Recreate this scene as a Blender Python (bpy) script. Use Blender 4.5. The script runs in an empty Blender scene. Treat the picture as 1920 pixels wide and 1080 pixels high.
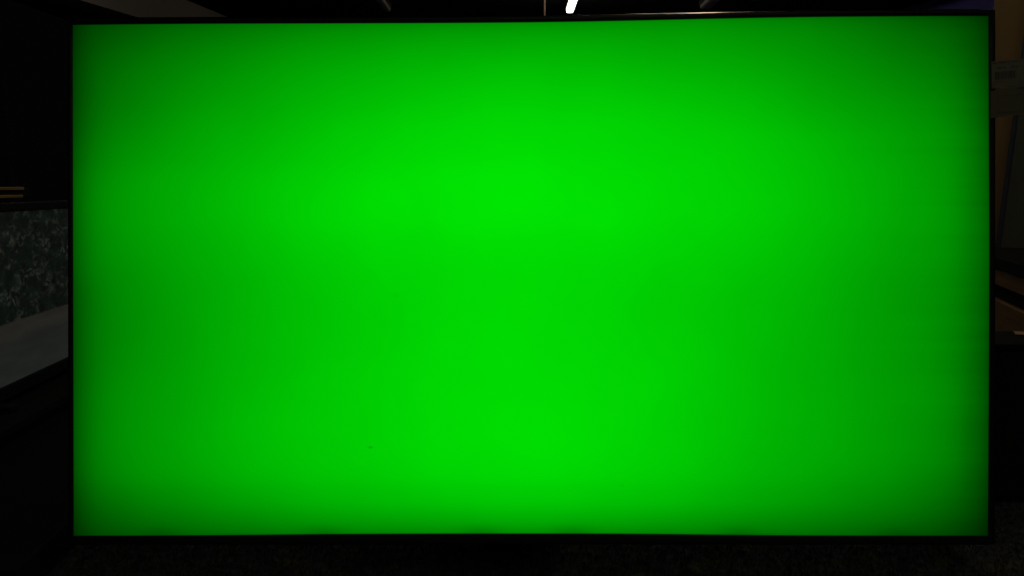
import bpy, bmesh, math, random
import numpy as np
from mathutils import Vector, Matrix

random.seed(4)
rng = np.random.default_rng(7)
scene = bpy.context.scene
C = scene.collection

# ------------------------------------------------------------------ camera
F = 1507.0                        # focal length in photo pixels (1920 wide)
PITCH = math.radians(7.2)         # camera looks slightly down, the set leans back by the same angle
H = 0.622                         # lens height above the carpet
cam_data = bpy.data.cameras.new('camera')
cam = bpy.data.objects.new('camera', cam_data)
C.objects.link(cam)
cam_data.sensor_width = 36.0
cam_data.lens = 36.0 * F / 1920.0
cam_data.clip_start = 0.02
cam_data.clip_end = 100.0
cam.location = (0, 0, H)
cam.rotation_euler = (math.pi / 2 - PITCH, 0, 0)
scene.camera = cam

# ------------------------------------------------------------------ world, exposure (a dark shop: only its lamps and screens)
world = bpy.data.worlds.new('World')
scene.world = world
world.use_nodes = True
bgn = world.node_tree.nodes['Background']
bgn.inputs['Color'].default_value = (1.0, 0.93, 0.85, 1)
bgn.inputs['Strength'].default_value = 0.0008
LAMP = 5.0                        # radiance of the lit ceiling tubes
scene.view_settings.view_transform = 'Standard'
scene.view_settings.look = 'None'
scene.view_settings.exposure = 0
scene.view_settings.gamma = 1
scene.view_settings.use_curve_mapping = False

# ------------------------------------------------------------------ helpers
CP, SP = math.cos(PITCH), math.sin(PITCH)
CAM = Vector((0, 0, H))


def ray(px, py):
    a, b = (px - 960.0) / F, (540.0 - py) / F
    return Vector((a, CP + SP * b, -SP + CP * b))


def at_y(px, py, y):
    r = ray(px, py)
    return CAM + r * (y / r.y)


def at_z(px, py, z):
    r = ray(px, py)
    return CAM + r * ((z - H) / r.z)


def tag(o, label=None, cat=None, group=None, kind=None):
    if label: o['label'] = label
    if cat: o['category'] = cat
    if group: o['group'] = group
    if kind: o['kind'] = kind
    return o


def empty(name, loc=(0, 0, 0), rot=(0, 0, 0)):
    o = bpy.data.objects.new(name, None)
    o.empty_display_size = 0.1
    o.location = loc
    o.rotation_euler = rot
    C.objects.link(o)
    return o


def link(name, bm, m, parent=None, smooth=False):
    me = bpy.data.meshes.new(name)
    bmesh.ops.recalc_face_normals(bm, faces=bm.faces)
    bm.to_mesh(me)
    bm.free()
    if smooth:
        for p in me.polygons: p.use_smooth = True
    o = bpy.data.objects.new(name, me)
    me.materials.append(m)
    C.objects.link(o)
    o.parent = parent
    return o


def box(bm, x0, x1, y0, y1, z0, z1, bev=0.0, seg=2, mat=None):
    """bevelled box added to bm; mat transforms it"""
    t = bmesh.new()
    bmesh.ops.create_cube(t, size=1)
    for v in t.verts:
        v.co = Vector(((x0 + x1) / 2 + v.co.x * (x1 - x0), (y0 + y1) / 2 + v.co.y * (y1 - y0),
                       (z0 + z1) / 2 + v.co.z * (z1 - z0)))
    if bev > 0:
        bmesh.ops.bevel(t, geom=list(t.edges), offset=bev, segments=seg, affect='EDGES', profile=0.5)
    if mat is not None:
        bmesh.ops.transform(t, matrix=mat, verts=t.verts)
    me = bpy.data.meshes.new('tmp')
    t.to_mesh(me)
    t.free()
    bm.from_mesh(me)
    bpy.data.meshes.remove(me)
    return bm


def nbox(*a, **k):
    return box(bmesh.new(), *a, **k)


class NT:
    """small node-graph helper"""
    def __init__(self, name):
        self.m = bpy.data.materials.new(name)
        self.m.use_nodes = True
        self.t = self.m.node_tree
        self.p = self.t.nodes['Principled BSDF']

    def n(self, kind, **kw):
        nd = self.t.nodes.new(kind)
        for k, v in kw.items(): setattr(nd, k, v)
        return nd

    def put(self, sock, v):
        if hasattr(v, 'is_output'):
            self.t.links.new(v, sock)
        elif v is not None:
            sock.default_value = v

    def math(self, op, a, b=None, c=None, clamp=False):
        nd = self.n('ShaderNodeMath', operation=op, use_clamp=clamp)
        for s, v in zip(nd.inputs, (a, b, c)):
            if v is not None: self.put(s, v)
        return nd.outputs[0]

    def noise(self, vec, scale, detail=4, rough=0.55, dist=0.0):
        nd = self.n('ShaderNodeTexNoise')
        nd.inputs['Scale'].default_value = scale
        nd.inputs['Detail'].default_value = detail
        nd.inputs['Roughness'].default_value = rough
        nd.inputs['Distortion'].default_value = dist
        if vec is not None: self.put(nd.inputs['Vector'], vec)
        return nd.outputs['Fac']

    def ramp(self, fac, stops, interp='LINEAR'):
        nd = self.n('ShaderNodeValToRGB')
        cr = nd.color_ramp
        cr.interpolation = interp
        while len(cr.elements) < len(stops): cr.elements.new(0.5)
        for e, (p, c) in zip(cr.elements, stops):
            e.position = p
            e.color = (*c, 1) if len(c) == 3 else c
        self.put(nd.inputs['Fac'], fac)
        return nd.outputs['Color']

    def mix(self, f, a, b):
        nd = self.n('ShaderNodeMix', data_type='RGBA')
        self.put(nd.inputs['Factor'], f)
        for s, v in ((nd.inputs[6], a), (nd.inputs[7], b)):
            self.put(s, (*v, 1) if isinstance(v, tuple) and len(v) == 3 else v)
        return nd.outputs[2]

    def mapping(self, vec, scale=(1, 1, 1), rot=(0, 0, 0), loc=(0, 0, 0)):
        nd = self.n('ShaderNodeMapping')
        nd.inputs['Scale'].default_value = scale
        nd.inputs['Rotation'].default_value = rot
        nd.inputs['Location'].default_value = loc
        self.put(nd.inputs['Vector'], vec)
        return nd.outputs[0]

    def coord(self, which='Object'):
        return self.n('ShaderNodeTexCoord').outputs[which]

    def bump(self, h, strength=0.3, dist=0.01):
        nd = self.n('ShaderNodeBump')
        nd.inputs['Strength'].default_value = strength
        nd.inputs['Distance'].default_value = dist
        self.put(nd.inputs['Height'], h)
        self.t.links.new(nd.outputs[0], self.p.inputs['Normal'])


def plain(name, col, rough=0.5, metal=0.0, var=0.25, scale=12.0, bump=0.0, stretch=(1, 1, 1), spec=0.5):
    k = NT(name)
    v = k.mapping(k.coord('Object'), stretch)
    f = k.noise(v, scale, 5)
    lo = tuple(c * (1 - var) for c in col)
    hi = tuple(min(1, c * (1 + var)) for c in col)
    k.put(k.p.inputs['Base Color'], k.ramp(f, [(0.3, lo), (0.7, hi)]))
    k.put(k.p.inputs['Roughness'], k.math('MULTIPLY_ADD', f, 0.2, rough - 0.1))
    k.p.inputs['Metallic'].default_value = metal
    k.p.inputs['Specular IOR Level'].default_value = spec
    if bump: k.bump(k.noise(v, scale * 6, 4), bump, 0.003)
    return k.m


M = {}
M['bezel'] = plain('glossy black plastic', (0.005, 0.005, 0.0055), 0.55, var=0.15, scale=40)
M['trim'] = plain('added glint trim', (0.34, 0.28, 0.22), 0.13, metal=1.0, var=0.1, scale=50)
M['housing'] = plain('matt black plastic', (0.006, 0.006, 0.0065), 0.65, bump=0.1, scale=60, spec=0.2)
M['black_wall'] = plain('black painted wall', (0.004, 0.0038, 0.0036), 0.85, bump=0.1, scale=4, spec=0.15)
M['black_ceiling'] = plain('black painted ceiling', (0.007, 0.0065, 0.006), 0.9, scale=3)
M['plaster'] = plain('grey plaster', (0.26, 0.225, 0.185), 0.85, var=0.12, scale=2)
M['violet'] = plain('violet lit wall', (0.21, 0.165, 0.60), 0.8, var=0.2, scale=2)  # violet LED light on the wall is put into the base colour
M['cardboard'] = plain('brown cardboard', (0.30, 0.185, 0.062), 0.85, var=0.14, scale=5, bump=0.15, stretch=(1, 1, 0.2))
M['board'] = plain('grey green board', (0.10, 0.105, 0.070), 0.7, var=0.14, scale=6)
M['board_edge'] = plain('blue grey edge', (0.050, 0.056, 0.068), 0.7, var=0.1)
M['wood'] = plain('brown varnished wood', (0.26, 0.145, 0.05), 0.45, var=0.35, scale=7, stretch=(1, 1, 14), bump=0.08)
M['shelf_black'] = plain('black laminate', (0.007, 0.007, 0.007), 0.7, scale=20, spec=0.15)
M['box_black'] = plain('black woodgrain vinyl', (0.016, 0.016, 0.016), 0.7, scale=30, stretch=(1, 1, 8), bump=0.1, spec=0.2)
M['brass'] = plain('brushed brass', (0.45, 0.28, 0.08), 0.55, metal=1.0, scale=30, stretch=(0.1, 1, 1))
M['rod'] = plain('bronze rod', (0.92, 0.60, 0.40), 0.5, var=0.1)
M['lamp_body'] = plain('white lamp housing', (0.10, 0.095, 0.085), 0.6)
M['lamp_off'] = plain('opal diffuser', (0.75, 0.71, 0.62), 0.5, var=0.06)
M['paper'] = plain('off white label paper', (0.205, 0.205, 0.125), 0.75, var=0.08, scale=30, bump=0.05)
M['tape'] = plain('translucent kraft tape', (0.145, 0.142, 0.078), 0.65, var=0.1, scale=25)
M['ink'] = plain('faded black ink', (0.085, 0.085, 0.056), 0.8, var=0.3, scale=60)
M['ink_faint'] = plain('faint grey ink', (0.12, 0.115, 0.075), 0.8, var=0.3, scale=60)
M['leaflet'] = plain('cream paper', (0.45, 0.27, 0.14), 0.7, var=0.1)

# lit tube
k = NT('lit opal diffuser')
k.p.inputs['Base Color'].default_value = (0.8, 0.8, 0.78, 1)
k.p.inputs['Emission Color'].default_value = (1.0, 0.90, 0.76, 1)
k.p.inputs['Emission Strength'].default_value = LAMP
M['lamp_on'] = k.m

# carpet: charcoal with olive and rust flecks
def carpet(name, fleck, bump):
    k = NT(name)
    co = k.coord('Object')
    base = k.ramp(k.noise(co, 55, 6, 0.7), [(0.32, (0.026, 0.027, 0.028)), (0.55, (0.070, 0.073, 0.075)), (0.75, (0.15, 0.153, 0.156))])
    f1 = k.ramp(k.noise(k.mapping(co, loc=(3, 1, 0)), 17, 5, 0.7), [(0.54, (0, 0, 0)), (0.66, (fleck,) * 3)])
    c = k.mix(f1, base, (0.16, 0.155, 0.03))
    f2 = k.ramp(k.noise(k.mapping(co, loc=(9, 5, 2)), 24, 4, 0.6), [(0.66, (0, 0, 0)), (0.74, (fleck,) * 3)])
    c = k.mix(f2, c, (0.20, 0.10, 0.05))
    k.put(k.p.inputs['Base Color'], c)
    k.p.inputs['Roughness'].default_value = 0.95
    k.p.inputs['Specular IOR Level'].default_value = 0.1
    if bump: k.bump(k.noise(co, 260, 4, 0.7), 0.9, 0.006)
    return k.m
M['carpet'] = carpet('charcoal carpet', 0.6, True)
M['pile'] = carpet('charcoal carpet pile', 0.65, False)

# ---- the big set's picture: a full green field over an uneven backlight.
# luminance profile of the panel, measured over columns and rows (encoded 0..255)
XS = [137, 160, 200, 260, 350, 480, 640, 800, 940, 1080, 1240, 1400, 1560, 1680, 1760, 1815, 1853]
YS = [45, 70, 120, 200, 290, 380, 460, 560, 660, 760, 850, 920, 965, 1002]
G = np.array([
    [35, 55, 72, 85, 98, 110, 125, 132, 135, 135, 132, 124, 107, 89, 73, 57, 40],
    [42, 66, 82, 95, 111, 127, 146, 156, 160, 159, 153, 143, 126, 108, 92, 73, 48],
    [53, 75, 97, 112, 130, 148, 166, 178, 183, 182, 172, 160, 140, 122, 107, 87, 58],
    [62, 86, 112, 128, 145, 165, 186, 200, 206, 206, 198, 180, 162, 142, 127, 103, 68],
    [75, 104, 129, 146, 162, 181, 202, 216, 220, 220, 214, 199, 178, 158, 143, 117, 80],
    [82, 114, 142, 158, 173, 192, 211, 225, 230, 227, 218, 204, 184, 164, 149, 123, 84],
    [79, 110, 137, 152, 168, 188, 206, 218, 222, 218, 211, 199, 178, 159, 145, 119, 81],
    [71, 98, 125, 142, 160, 180, 200, 212, 216, 212, 203, 190, 168, 150, 136, 109, 74],
    [69, 97, 124, 142, 160, 182, 202, 213, 217, 213, 204, 188, 165, 148, 134, 106, 70],
    [73, 103, 131, 148, 164, 183, 203, 214, 217, 217, 206, 187, 168, 150, 135, 107, 69],
    [73, 103, 131, 148, 163, 182, 200, 212, 217, 217, 205, 185, 165, 148, 131, 101, 63],
    [61, 88, 114, 130, 146, 163, 183, 198, 204, 204, 190, 170, 150, 130, 112, 84, 53],
    [50, 72, 92, 108, 122, 140, 160, 172, 178, 177, 165, 148, 128, 110, 92, 69, 42],
    [44, 60, 71, 82, 92, 108, 122, 131, 132, 130, 122, 111, 97, 81, 67, 51, 34]], float) / 255.0


def green_screen():
    k = NT('green picture over led backlight')
    uv = k.n('ShaderNodeUVMap', uv_map='UVMap').outputs[0]
    sep = k.n('ShaderNodeSeparateXYZ')
    k.put(sep.inputs[0], uv)
    u, v = sep.outputs[0], sep.outputs[1]          # v = 0 at the top edge

    def curve(inp, xs, ys):
        nd = k.n('ShaderNodeFloatCurve')
        cm = nd.mapping
        cm.use_clip = False
        pts = cm.curves[0].points
        lo, hi = float(min(ys)), float(max(ys))
        q = [(x, (y - lo) / (hi - lo)) for x, y in zip(xs, ys)]
        pts[0].location = q[0]
        pts[1].location = q[-1]
        for a in q[1:-1]: pts.new(*a)
        cm.update()
        k.put(nd.inputs['Value'], inp)
        return k.math('MULTIPLY_ADD', nd.outputs[0], hi - lo, lo)

    un = [(x - XS[0]) / (XS[-1] - XS[0]) for x in XS]
    vn = [(y - YS[0]) / (YS[-1] - YS[0]) for y in YS]
    A, S, B = np.linalg.svd(G, full_matrices=False)
    total = None
    for r in range(4):
        s = math.sqrt(S[r])
        t = k.math('MULTIPLY', curve(u, un, B[r] * s), curve(v, vn, A[:, r] * s))
        total = t if total is None else k.math('ADD', total, t)

    def gauss(x, c, w):
        d = k.math('DIVIDE', k.math('SUBTRACT', x, c), w)
        return k.math('EXPONENT', k.math('MULTIPLY', k.math('MULTIPLY', d, d), -1.0))
    # clips of the lower frame shade the panel in six places
    dips = None
    for c in (300, 605, 902, 1072, 1387, 1680):
        g = gauss(u, (c - 137) / 1717.0, 0.022)
        dips = g if dips is None else k.math('ADD', dips, g)
    dips = k.math('MULTIPLY', dips, gauss(v, 1.0, 0.014))
    total = k.math('MULTIPLY', total, k.math('MULTIPLY_ADD', dips, -0.11, 1.0))
    # faint streaks at the right edge
    streak = k.noise(k.mapping(uv, (0.6, 34, 1)), 1.0, 3)
    near_r = k.math('EXPONENT', k.math('DIVIDE', k.math('SUBTRACT', u, 1.0), 0.07))
    st = k.math('MULTIPLY', k.math('SUBTRACT', streak, 0.5), k.math('MULTIPLY', near_r, 0.22))
    total = k.math('MULTIPLY', total, k.math('ADD', st, 1.0))
    # cloudiness of the diffuser sheets
    cl = k.math('MULTIPLY_ADD', k.noise(k.mapping(uv, (1.78, 1, 1)), 4.0, 3), 0.075, 0.9625)
    total = k.math('MULTIPLY', total, cl)
    # a small fleck of dirt on the glass and a fainter one
    for (px, py, w, h, s) in ((694.5, 839.5, 3.6, 1.9, 0.22), (1168, 912, 2.5, 2.5, 0.05), (742, 554, 6, 4, 0.03)):
        sp = k.math('MULTIPLY', gauss(u, (px - 137.5) / 1717.0, w / 1717.0), gauss(v, (py - 42) / 960.0, h / 960.0))
        total = k.math('MULTIPLY', total, k.math('MULTIPLY_ADD', sp, -s, 1.0))
    # encoded -> light
    lin = k.math('POWER', k.math('DIVIDE', k.math('ADD', total, 0.055), 1.055), 2.4)
    k.p.inputs['Base Color'].default_value = (0.004, 0.004, 0.004, 1)
    k.p.inputs['Roughness'].default_value = 0.6
    k.p.inputs['Specular IOR Level'].default_value = 0.04
    k.p.inputs['Emission Color'].default_value = (0.0, 1.0, 0.0008, 1)
    k.put(k.p.inputs['Emission Strength'], lin)
    return k.m
M['green_screen'] = green_screen()


def foliage_screen():
    """dim picture on the neighbouring set: pale drooping leaves on dark green above a grey ledge"""
    k = NT('dim garden picture')
    uv = k.n('ShaderNodeUVMap', uv_map='UVMap').outputs[0]
    sep = k.n('ShaderNodeSeparateXYZ')
    k.put(sep.inputs[0], uv)
    u, v = sep.outputs[0], sep.outputs[1]          # v = 0 at the bottom
    asp = k.mapping(uv, (1.78, 1, 1))
    warp = k.n('ShaderNodeTexNoise')
    warp.inputs['Scale'].default_value = 12
    warp.inputs['Detail'].default_value = 4
    k.put(warp.inputs['Vector'], asp)
    vm = k.n('ShaderNodeVectorMath', operation='MULTIPLY_ADD')
    k.put(vm.inputs[0], warp.outputs['Color'])
    vm.inputs[1].default_value = (0.16, 0.16, 0)
    k.put(vm.inputs[2], asp)
    def leaves(rot, sc, lo, hi):
        vo = k.n('ShaderNodeTexVoronoi', feature='F1', distance='EUCLIDEAN')
        vo.inputs['Scale'].default_value = 1.0
        k.put(vo.inputs['Vector'], k.mapping(k.mapping(k.mapping(vm.outputs[0], (0.5, 1, 1)), (1, 1, 1), (0, 0, rot)), sc))
        return k.ramp(vo.outputs['Distance'], [(lo, (1, 1, 1)), (hi, (0, 0, 0))])
    la = leaves(0.75, (44, 20, 1), 0.10, 0.52)
    lb = leaves(-0.55, (50, 18, 1), 0.08, 0.48)
    lmax = k.math('MAXIMUM', la, lb)
    patch = k.ramp(k.noise(k.mapping(asp, (0.6, 1, 1)), 9.0, 4, 0.6), [(0.44, (0.04, 0.04, 0.04)), (0.62, (1, 1, 1))])
    leaf = k.math('MULTIPLY', lmax, patch)
    dark = k.ramp(k.noise(asp, 11, 4), [(0.3, (0.0012, 0.0014, 0.0013)), (0.7, (0.0026, 0.0058, 0.0040))])
    fol = k.mix(leaf, dark, (0.0205, 0.0222, 0.0172))
    # ledge
    led = k.ramp(v, [(0.0, (0.0120, 0.0145, 0.0125)), (0.22, (0.0112, 0.0125, 0.0108)), (0.30, (0.0158, 0.0147, 0.0122)), (0.36, (0.0142, 0.0126, 0.0106))])
    sh = k.ramp(k.noise(k.mapping(uv, (5, 16, 1)), 1.0, 3), [(0.42, (0.90,) * 3), (0.60, (1.05,) * 3)])
    mul = k.n('ShaderNodeMix', data_type='RGBA', blend_type='MULTIPLY')
    mul.inputs['Factor'].default_value = 1
    k.put(mul.inputs[6], led)
    k.put(mul.inputs[7], sh)
    edge = k.math('ADD', v, k.math('MULTIPLY', k.math('SUBTRACT', k.noise(asp, 30, 3), 0.5), 0.02))
    top = k.ramp(edge, [(0.350, (0, 0, 0)), (0.358, (1, 1, 1))])
    pic = k.mix(top, mul.outputs[2], fol)
    k.p.inputs['Base Color'].default_value = (0.01, 0.01, 0.01, 1)
    k.p.inputs['Roughness'].default_value = 0.5
    k.put(k.p.inputs['Emission Color'], pic)
    k.p.inputs['Emission Strength'].default_value = 1.0
    return k.m
M['garden_screen'] = foliage_screen()

# ------------------------------------------------------------------ the setting
def slab(name, m, x0, x1, y0, y1, z0, z1):
    return tag(link(name, nbox(x0, x1, y0, y1, z0, z1), m), kind='structure')

slab('floor', M['carpet'], -6.0, 6.0, -3.5, 13.5, -0.1, 0.0)
slab('ceiling', M['black_ceiling'], -6.0, 6.4, -3.5, 13.5, 2.84, 2.94)
slab('wall_back', M['black_wall'], -6.0, 6.4, 13.5, 13.6, -0.1, 2.839)
slab('wall_left', M['black_wall'], -2.7, -2.6, -3.5, 4.2, -0.1, 2.4)

# violet side wall, right
a = at_z(1690, 18, 2.76)
b = at_z(1750, 0, 2.76)
d = (b - a).normalized()
p0, p1 = a - d * 3.0, b + d * 6.5
bm = bmesh.new()
th = Vector((d.y, -d.x, 0)) * -0.1
if th.x < 0: th = -th
vs = []
for q in (p0, p1):
    for off in (Vector(), th):
        for z in (-0.1, 2.76):
            vs.append(bm.verts.new((q.x + off.x, q.y + off.y, z)))
bmesh.ops.convex_hull(bm, input=vs)
tag(link('wall_right', bm, M['violet']), kind='structure')

# sloped ceiling bulkhead, upper left
zl, zr = 2.12, 2.42
pts = [at_z(150, 0, zl), at_z(350, 0, zr), at_z(430, 33, zr), at_z(260, 33, zl)]
dl, dr = pts[3] - pts[0], pts[2] - pts[1]
q = [pts[0] - dl * 0.8, pts[1] - dr * 0.8, pts[2] + dr * 2.0, pts[3] + dl * 2.0]
bm = bmesh.new()
vs = [bm.verts.new(p) for p in q] + [bm.verts.new((p.x + dx_, p.y, 2.835)) for p, dx_ in zip(q, (-2.7, -2.7, -2.7, -2.7))]
bmesh.ops.convex_hull(bm, input=vs)
tag(link('ceiling_bulkhead', bm, M['plaster']), kind='structure')

# ------------------------------------------------------------------ the green television
S = 1.2551 / F                          # metres per photo pixel in the panel's plane
fwd = Vector((0, CP, -SP))
base_px = (995.0, 1022.0)
def panel(px, py, depth=0.0):
    """a point of the leaning panel in the set's own upright coordinates (origin at its bottom edge)"""
    return Vector(((px - base_px[0]) * S, depth, (base_px[1] - py) * S))
tv = empty('television', CAM + ray(*base_px) * 1.2551, (-PITCH, 0, 0))
tag(tv, 'large flat television with thin black bezel showing a plain green picture', 'television')

TOP = ([137, 250, 400, 640, 840, 960, 1050, 1150, 1240, 1340, 1450, 1560, 1700, 1853],
       [47, 45.6, 44.6, 44, 43.3, 42.4, 41.4, 39.6, 37.5, 35.2, 33.0, 31.6, 30.5, 30])
BOT = ([137, 250, 400, 480, 600, 720, 900, 1100, 1250, 1350, 1500, 1650, 1853],
       [1004, 1004, 1003, 1002.4, 1001.1, 1000.5, 1000, 1000, 1001, 1002.2, 1003.5, 1004, 1004])
LEF = ([46, 1004], [136.5, 138.5])
RIG = ([30, 300, 450, 700, 1003], [1853, 1854, 1855, 1854, 1852])
def smooth_interp(x, tab):
    w = 45.0
    o = np.linspace(-w, w, 9)
    return float(np.mean(np.interp(x + o, tab[0], tab[1])))
def top_e(x): return smooth_interp(x, TOP)
def bot_e(x): return smooth_interp(x, BOT)
def lef_e(y): return smooth_interp(y, LEF)
def rig_e(y): return smooth_interp(y, RIG)

# screen: one slightly bowed sheet
NX, NY = 72, 40
bm = bmesh.new()
uvl = bm.loops.layers.uv.new('UVMap')
grid, uvs = [], {}
for j in range(NY + 1):
    row = []
    for i in range(NX + 1):
        u, v = i / NX, j / NY
        x = 137 + u * 1717
        y = top_e(x) * (1 - v) + bot_e(x) * v
        xx = lef_e(y) * (1 - u) + rig_e(y) * u
        vert = bm.verts.new(panel(xx, y, 0.0))
        uvs[vert] = (u, v)
        row.append(vert)
    grid.append(row)
for j in range(NY):
    for i in range(NX):
        f = bm.faces.new((grid[j][i], grid[j + 1][i], grid[j + 1][i + 1], grid[j][i + 1]))
        for lp in f.loops: lp[uvl].uv = uvs[lp.vert]
link('screen', bm, M['green_screen'], tv, smooth=True)

# bezel: a profile swept round the panel
per = []          # (inner px, outer px)
n = 60
for i in range(n + 1):
    x = 137 + (1853.5 - 137) * i / n
    xo = 127.0 + (1866.0 - 127.0) * i / n
    per.append(((lef_e(46) if i == 0 else x, top_e(x)), (xo, top_e(x) - 12.5)))
for i in range(1, 20):
    y = 30 + (1004 - 30) * i / 20
    yo = 17.5 + (1021.5 - 17.5) * i / 20
    per.append(((rig_e(y), y), (1866.3 - 0.8 * i / 20, yo)))
for i in range(n + 1):
    x = 1852.5 - (1852.5 - 138.5) * i / n
    xo = 1865.5 - (1865.5 - 128.5) * i / n
    per.append(((x, bot_e(x)), (xo, 1021.8)))
for i in range(1, 20):
    y = 1004 - (1004 - 47) * i / 20
    yo = 1021.8 - (1021.8 - 34.5) * i / 20
    per.append(((lef_e(y), y), (128.5 - 1.5 * i / 20, yo)))
prof = [(0.0, 0.0025), (0.0, -0.0016), (0.06, -0.0024), (0.72, -0.0024), (0.84, -0.0021), (0.93, -0.0012),
        (0.985, 0.0006), (1.0, 0.003), (1.0, 0.016)]
bm = bmesh.new()
rings = []
for (ix, iy), (ox, oy) in per:
    rings.append([bm.verts.new(panel(ix + (ox - ix) * t, iy + (oy - iy) * t, dd)) for t, dd in prof])
L = len(rings)
for i in range(L):
    r0, r1 = rings[i], rings[(i + 1) % L]
    for j in range(len(prof) - 1):
        bm.faces.new((r0[j], r0[j + 1], r1[j + 1], r1[j]))
link('bezel', bm, M['bezel'], tv, smooth=True)

# thin metal strip added along the top edge to strengthen the lamp glint
bm = bmesh.new()
tp = [(0.80, -0.0028), (0.90, -0.0024), (0.97, -0.0014), (1.03, 0.0004), (1.06, 0.003), (1.06, 0.010)]
rings = [[bm.verts.new(panel(ix + (ox - ix) * t, iy + (oy - iy) * t, dd)) for t, dd in tp] for (ix, iy), (ox, oy) in per[1:n]]
for r0, r1 in zip(rings, rings[1:]):
    for j in range(len(tp) - 1): bm.faces.new((r0[j], r0[j + 1], r1[j + 1], r1[j]))
link('glint_trim', bm, M['trim'], tv, smooth=True)

# rear housing, thicker in its lower half
bm = bmesh.new()
c0, c1 = panel(131, 1018), panel(1862, 50)
box(bm, c0.x, c1.x, 0.006, 0.020, c0.z, c1.z, 0.003)
box(bm, c0.x + 0.14, c1.x - 0.14, 0.0195, 0.060, 0.04, 0.52, 0.012, 3)
rear = link('rear_housing', bm, M['housing'], tv)
bm = bmesh.new()
for r in range(9):
    box(bm, -0.42, 0.42, 0.0595, 0.0625, 0.30 + r * 0.02, 0.308 + r * 0.02)
link('vent_grille', bm, M['shelf_black'], rear)
# pedestal behind the set that carries it
inv = (Matrix.Translation(tv.location) @ Matrix.Rotation(-PITCH, 4, 'X')).inverted()
bm = bmesh.new()
box(bm, -0.02, 0.10, 1.43, 1.49, 0.018, 0.70, 0.006, mat=inv)
ped = link('pedestal_post', bm, M['housing'], tv)
link('pedestal_base', nbox(-0.26, 0.34, 1.42, 1.78, 0.001, 0.018, 0.004, mat=inv), M['housing'], tv)
link('mount_arm', nbox(-0.12, 0.12, 0.058, 0.20, 0.30, 0.50, 0.004), M['housing'], tv)

# ------------------------------------------------------------------ label stuck to the right bezel
lab = empty('paper_label', CAM + ray(1856, 220) * 1.2551, (-PITCH, 0, 0))
tag(lab, 'dim paper label with barcode taped onto the right bezel of the green television', 'label')
def lp(px, py, d=0.0):
    return Vector(((px - 1856) * S, d, (220 - py) * S))
def sheet(bm, quad, d, th):
    a = [bm.verts.new(lp(x, y, d)) for x, y in quad]
    b = [bm.verts.new(lp(x, y, d + th)) for x, y in quad]
    bm.faces.new(a)
    bm.faces.new(b[::-1])
    for i in range(len(quad)):
        bm.faces.new((a[i], a[(i + 1) % len(quad)], b[(i + 1) % len(quad)], b[i]))
def skew(px, py):            # the label is stuck on slightly crooked, rising to the right
    return (px, py - (px - 1857) * 0.085)
def rect(x0, x1, y0, y1):
    return [skew(x0, y0), skew(x1, y0), skew(x1, y1), skew(x0, y1)]
bm = bmesh.new()
sheet(bm, [skew(1856.5, 117), skew(1890, 116), skew(1962, 116.5), skew(1962, 168), skew(1910, 168.5), skew(1857, 167)], -0.0036, 0.0004)
up = link('barcode_sheet', bm, M['paper'], lab)
bm = bmesh.new()
sheet(bm, [skew(1864, 168.4), skew(1962, 169), skew(1962, 221), skew(1915, 220), skew(1854.5, 222.5), skew(1855, 171.5), skew(1864, 171.4)], -0.0034, 0.0004)
low = link('blank_sheet', bm, M['tape'], lab)
d = -0.00385
bm = bmesh.new()
x = 1862.5
while x < 1903:                         # bars
    w = random.choice((0.8, 0.8, 1.4, 2.2))
    sheet(bm, rect(x, min(x + w, 1904), 137, 151 + random.choice((0, 0, 0.6))), d, 0.0002)
    x += w + random.choice((0.7, 0.9, 1.4))
link('barcode', bm, M['ink'], up)
def scribble(bm, x0, x1, y0, y1, gap=0.5):
    x = x0
    while x < x1:
        w = random.uniform(1.0, 2.6)
        if random.random() > 0.15:
            t = random.uniform(0, 0.3) * (y1 - y0)
            sheet(bm, rect(x, min(x + w, x1), y0 + t, y1 - random.uniform(0, 0.3) * (y1 - y0)), d, 0.0002)
        x += w + gap
bm = bmesh.new()
scribble(bm, 1858, 1889, 118.2, 122.0, 0.25)
scribble(bm, 1893, 1918, 118.8, 121.2)
scribble(bm, 1866, 1906, 127.6, 131.6)
scribble(bm, 1864, 1882, 154.2, 155.8)
scribble(bm, 1906, 1930, 158.0, 159.4)
scribble(bm, 1906, 1930, 161.2, 162.6)
scribble(bm, 1885, 1925, 165.0, 166.2)
link('printed_lines', bm, M['ink'], up)
bm = bmesh.new()
sheet(bm, rect(1905, 1962, 168.9, 172.4), d, 0.0002)
link('printed_bar', bm, M['ink'], low)
bm = bmesh.new()
for r in (rect(1868, 1916.4, 182, 182.8), rect(1868, 1916.4, 213.0, 213.8), rect(1867.2, 1868, 182, 213.8), rect(1916.4, 1917.2, 182, 213.8)):
    sheet(bm, r, d, 0.0002)
link('printed_frame', bm, M['ink_faint'], low)
bm = bmesh.new()
sheet(bm, rect(1878, 1881, 199, 201.5), d, 0.0002)
link('ink_dot', bm, M['ink'], low)

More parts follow.
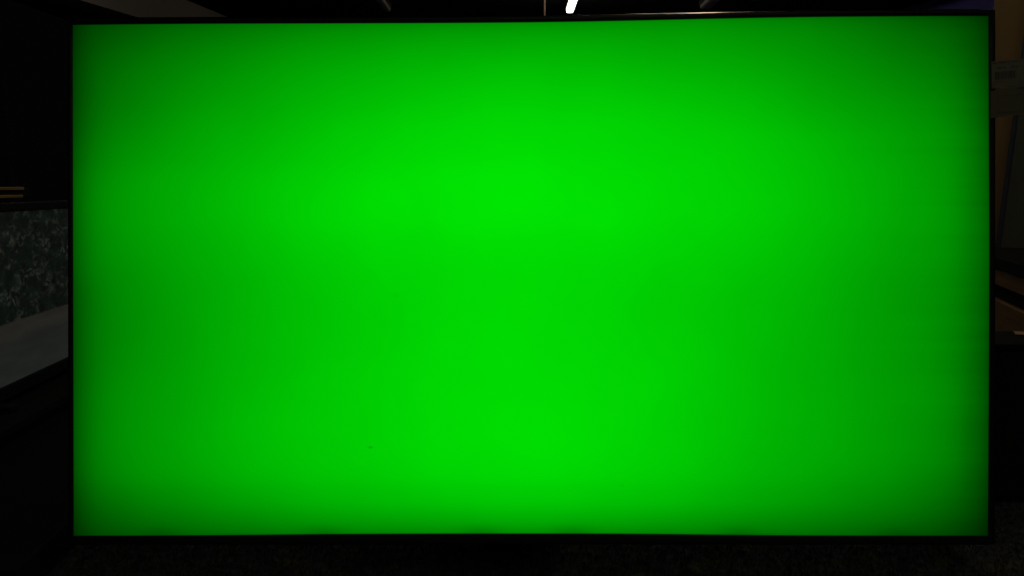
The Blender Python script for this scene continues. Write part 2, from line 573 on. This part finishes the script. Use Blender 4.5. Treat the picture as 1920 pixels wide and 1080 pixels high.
# ------------------------------------------------------------------ ceiling lamps running away from the camera
def tube_half(w, y0, y1, z, seg=10):
    """diffuser: half round, bulging downward, ends closed"""
    bm = bmesh.new()
    rows = []
    ys = [y0, y0 + 0.03, y1 - 0.03, y1]
    sc = [0.86, 1, 1, 0.86]
    for y, s in zip(ys, sc):
        row = []
        for i in range(seg + 1):
            c_, s_ = math.cos(math.pi * i / seg), math.sin(math.pi * i / seg)
            row.append(bm.verts.new((math.copysign(abs(c_) ** 0.28, c_) * w / 2 * s, y, z - s_ ** 0.28 * 0.04)))
        rows.append(row)
    for a, b in zip(rows, rows[1:]):
        for i in range(seg): bm.faces.new((a[i], a[i + 1], b[i + 1], b[i]))
    bm.faces.new(rows[0])
    bm.faces.new(rows[-1][::-1])
    return bm
ZL = H + 2.05 + 0.05
def lamp(x, y0, y1, lit, label, w=0.095):
    e = empty('ceiling_lamp', (x, 0, ZL))
    tag(e, label, 'lamp', 'tube lamps on the black ceiling')
    link('lamp_housing', nbox(-w / 2 - 0.008, w / 2 + 0.008, y0 - 0.01, y1 + 0.01, 0.0005, 0.05, 0.004), M['lamp_body'], e)
    link('diffuser', tube_half(w, y0, y1, 0.0), M['lamp_on'] if lit else M['lamp_off'], e, smooth=True)
    for y in (y0 + 0.3, y1 - 0.3):
        link('hanger', nbox(-0.006, 0.006, y - 0.006, y + 0.006, 0.0495, 2.8395 - ZL), M['lamp_body'], e)
    return e
lamp(0.69, 6.9, 9.95, True, 'brightly lit white tube lamp on the dark ceiling above the green television', 0.085)
lamp(-1.48, 6.9, 9.9, False, 'unlit grey tube lamp on the ceiling left of the lit one', 0.08)
lamp(2.26, 7.6, 9.75, False, 'unlit wide tube lamp on the ceiling right of the bronze glint on the bezel', 0.13)
lamp(2.69, 6.9, 9.3, False, 'unlit thin tube lamp, second on the ceiling right of the lit one', 0.05)
lamp(4.33, 6.5, 9.1, False, 'faint unlit tube lamp beside the violet wall', 0.07)
# the lit row goes on over the set and behind the photographer
lamp(0.69, 0.1, 3.0, True, 'lit white tube lamp overhead that glints in the top bezel')
lamp(0.69, 3.5, 6.4, True, 'lit white tube lamp of the middle row, just above the picture')
lamp(-3.3, 3.6, 6.5, True, 'added lit tube lamp out of view at left, brightening the bulkhead')  # unseen lamp, added so the bulkhead gets more light
lamp(3.2, 3.6, 6.5, True, 'added lit tube lamp out of view at right, brightening the violet wall')  # likewise added out of view, for the violet wall
lamp(0.69, -3.3, -0.4, True, 'lit white tube lamp overhead behind the photographer')

# thin rod hanging in front of the lamp
pr = at_y(1021, 33, 8.0)
bm = bmesh.new()
bmesh.ops.create_cone(bm, cap_ends=True, segments=10, radius1=0.0085, radius2=0.0085, depth=2.839 - pr.z + 0.3)
bmesh.ops.translate(bm, verts=bm.verts, vec=(pr.x, pr.y, (2.839 + pr.z - 0.3) / 2))
rod = link('hanging_rod', bm, M['rod'], None, smooth=True)
tag(rod, 'thin bronze rod hanging from the ceiling just left of the lit tube lamp', 'rod')

# ------------------------------------------------------------------ left: second set at an angle on a low black plinth
P1 = at_y(125, 670, 2.2)
P0 = at_z(0, 728, P1.z)
zt = at_y(125, 392, 2.2).z
hgt = zt - P1.z
along = (P1 - P0).normalized()
ang = math.atan2(along.y, along.x)
o = P0 - along * 0.16
length = hgt * 16 / 9
zb = P1.z
side = empty('display_television', (o.x, o.y, zb - 0.035), (0, 0, ang))
tag(side, 'dimly glowing angled television showing pale leaves and a grey ledge at left', 'television')
bm = bmesh.new()
uvl = bm.loops.layers.uv.new('UVMap')
f = bm.faces.new([bm.verts.new(p) for p in ((0, 0, 0.035), (length, 0, 0.035), (length, 0, 0.035 + hgt), (0, 0, 0.035 + hgt))])
for lp_, c in zip(f.loops, ((0, 0), (1, 0), (1, 1), (0, 1))): lp_[uvl].uv = c
link('screen', bm, M['garden_screen'], side)
bm = bmesh.new()
bw = 0.022
box(bm, -bw, length + bw, -0.006, 0.03, 0.003, 0.035, 0.003)
box(bm, -bw, length + bw, -0.006, 0.03, 0.035 + hgt, 0.035 + hgt + bw, 0.003)
box(bm, -bw, -0.0005, -0.0055, 0.03, 0.0352, 0.0348 + hgt, 0.003)
box(bm, length + 0.0005, length + bw, -0.0055, 0.03, 0.0352, 0.0348 + hgt, 0.003)
link('bezel', bm, M['housing'], side)
link('rear_housing', nbox(-0.01, length + 0.01, 0.0305, 0.06, 0.01, 0.05 + hgt, 0.006), M['housing'], side)
zp = zb - 0.035
for xx in (0.12, length - 0.12):
    link('foot', nbox(xx - 0.02, xx + 0.02, -0.05, 0.10, -0.010, 0.004, 0.003), M['housing'], side)
# plinth
pl = empty('low_plinth', (o.x, o.y, 0), (0, 0, ang))
tag(pl, 'low black plinth under the angled television at left', 'plinth')
ptop = zp - 0.010
link('plinth_top', nbox(-0.25, length + 0.3, -0.10, 0.40, ptop - 0.022, ptop - 0.0005, 0.003), M['shelf_black'], pl)
link('plinth_body', nbox(-0.23, length + 0.28, -0.075, 0.38, 0.0005, ptop - 0.0225, 0.003), M['box_black'], pl)

link('plinth_step', nbox(-0.60, length + 0.28, -0.40, -0.0755, 0.0005, 0.055, 0.003), M['shelf_black'], pl)

# brass edged shelf above it
a0, a1 = at_y(-60, 360, 2.05), at_y(43, 353, 2.25)
shf = empty('wall_shelf', (a1.x, a1.y, a1.z), (0, 0, math.atan2((a1 - a0).y, (a1 - a0).x)))
tag(shf, 'black shelf with two thin brass edge strips above the angled television', 'shelf')
ln = (Vector((a1.x, a1.y)) - Vector((a0.x, a0.y))).length
link('shelf_board', nbox(-ln - 0.3, 0.03, 0.002, 0.30, -0.027, 0.0015, 0.002), M['shelf_black'], shf)
link('brass_strip', nbox(-ln - 0.3, 0.0, -0.004, 0.0015, -0.005, 0.0035, 0.001), M['brass'], shf)
link('brass_strip', nbox(-ln - 0.3, -0.006, -0.004, 0.0015, -0.026, -0.018, 0.001), M['brass'], shf)
link('shelf_bracket', nbox(-0.25, -0.22, 0.002, 0.30, -0.06, -0.0275, 0.002), M['shelf_black'], shf)
link('shelf_backboard', nbox(-ln - 0.3, 0.03, 0.301, 0.32, -0.75, 0.6, 0.002), M['shelf_black'], shf)

# ------------------------------------------------------------------ right: cartons, wood bench, black box
# tall leaning carton
top_r, bot_r = at_y(1921, 35, 2.62), at_y(1867.5, 486, 2.62)
lean = math.atan2(top_r.x - bot_r.x, top_r.z - bot_r.z)
turn = -math.atan2(bot_r.x, 2.62)
lean = math.atan(math.tan(lean) / math.cos(turn))
ct = empty('tall_carton', (bot_r.x, 2.62, bot_r.z), (0, lean, turn))
tag(ct, 'tall plain brown cardboard carton standing behind the barcode label', 'carton')
link('carton_body', nbox(-0.098, 0.0, 0.0, 0.5, -bot_r.z + 0.004, 1.35, 0.004), M['cardboard'], ct)
link('carton_tape', nbox(-0.09, -0.06, -0.0012, -0.0002, 0.2, 0.55), M['tape'], ct)

# grey green board next to it, on the bench
bp = at_y(1866, 482, 2.56)
gb = empty('leaning_board', (bp.x, 2.56, bp.z), (0, lean, turn))
tag(gb, 'dark grey green board with bluish edge standing on the bench beside the carton', 'board')
link('board_face', nbox(0.0105, 0.50, 0.0, 0.03, 0.006, 1.3, 0.002), M['board'], gb)
link('board_edge', nbox(-0.004, 0.010, -0.004, 0.034, 0.004, 1.302, 0.003), M['board_edge'], gb)

# bench: two brown slabs with black layers, receding to the left behind the set
Q1 = at_y(1866, 504, 2.2)
vp = ray(1418, 347)
dirb = Vector((vp.x, vp.y, 0)).normalized()
angb = math.atan2(dirb.y, dirb.x)
bn = empty('wood_bench', (Q1.x, Q1.y, 0), (0, 0, angb))
tag(bn, 'low bench of brown wooden boards with black gaps, right of the green television', 'bench')
def bench(name, z0, z1, m, y0):
    link(name, nbox(-0.9, 0.55, -0.65, -y0, z0 + 0.0006, z1 - 0.0006, 0.002), M[m], bn)
zz = [at_y(1866, p, 2.2).z for p in (482, 504, 534, 560, 622)]
bench('bench_top', zz[1], zz[0], 'shelf_black', 0.0)
bench('wood_board', zz[2], zz[1], 'wood', 0.004)
bench('bench_rail', zz[3], zz[2], 'shelf_black', 0.018)
bench('wood_board', zz[4], zz[3], 'wood', 0.002)
bench('bench_base', 0.0, zz[4], 'shelf_black', 0.05)

# black box on the carpet
B0 = at_z(1866, 945, 0.0)
ztop = at_y(1890, 645, B0.y).z
BD = at_z(1890, 621, ztop).y - B0.y
bb = empty('black_box', (B0.x, B0.y, 0), (0, 0, 0))
tag(bb, 'plain black box standing on the carpet right of the green television', 'box')
link('box_body', nbox(-0.10, 0.42, 0.0, BD, 0.012, ztop - 0.013, 0.006), M['box_black'], bb)
link('box_lid', nbox(-0.104, 0.424, -0.004, BD + 0.004, ztop - 0.0125, ztop, 0.003), M['shelf_black'], bb)
link('box_skirting', nbox(-0.094, 0.414, 0.006, BD - 0.006, 0.0005, 0.0115, 0.002), M['housing'], bb)
# leaflet on it
lf0 = at_z(1906, 633, ztop + 0.001)
bm = bmesh.new()
for s_, (za, ang_) in enumerate(((0.0, -0.55), (0.0012, -0.42))):
    m4 = Matrix.Translation((lf0.x + 0.075, lf0.y + 0.012, ztop + 0.0006 + za)) @ Matrix.Rotation(ang_, 4, 'Z')
    box(bm, -0.06, 0.09, -0.008, 0.03, 0, 0.001, mat=m4)
lf = link('leaflet', bm, M['leaflet'])
tag(lf, 'cream folded leaflet lying on the black box at the right edge', 'leaflet')

# ------------------------------------------------------------------ carpet pile in the strip that shows
N = 60000
xs = rng.uniform(-1.0, 1.15, N)
ys = rng.uniform(1.13, 1.62, N)
h = rng.uniform(0.003, 0.009, N)
a = rng.uniform(0, 2 * math.pi, N)
lx, ly = rng.normal(0, 0.004, N), rng.normal(0, 0.004, N)
w = rng.uniform(0.0008, 0.0018, N)
V = np.empty((N * 3, 3))
V[0::3] = np.stack([xs - np.cos(a) * w, ys - np.sin(a) * w, np.full(N, -0.001)], 1)
V[1::3] = np.stack([xs + np.cos(a) * w, ys + np.sin(a) * w, np.full(N, -0.001)], 1)
V[2::3] = np.stack([xs + lx, ys + ly, h], 1)
keep_faces = [(3 * i, 3 * i + 1, 3 * i + 2) for i in range(N)]
me = bpy.data.meshes.new('carpet_pile')
me.from_pydata(V.tolist(), [], keep_faces)
me.materials.append(M['pile'])
po = bpy.data.objects.new('carpet_pile', me)
C.objects.link(po)
tag(po, 'short charcoal carpet pile with olive flecks under the green television', 'carpet', kind='stuff')
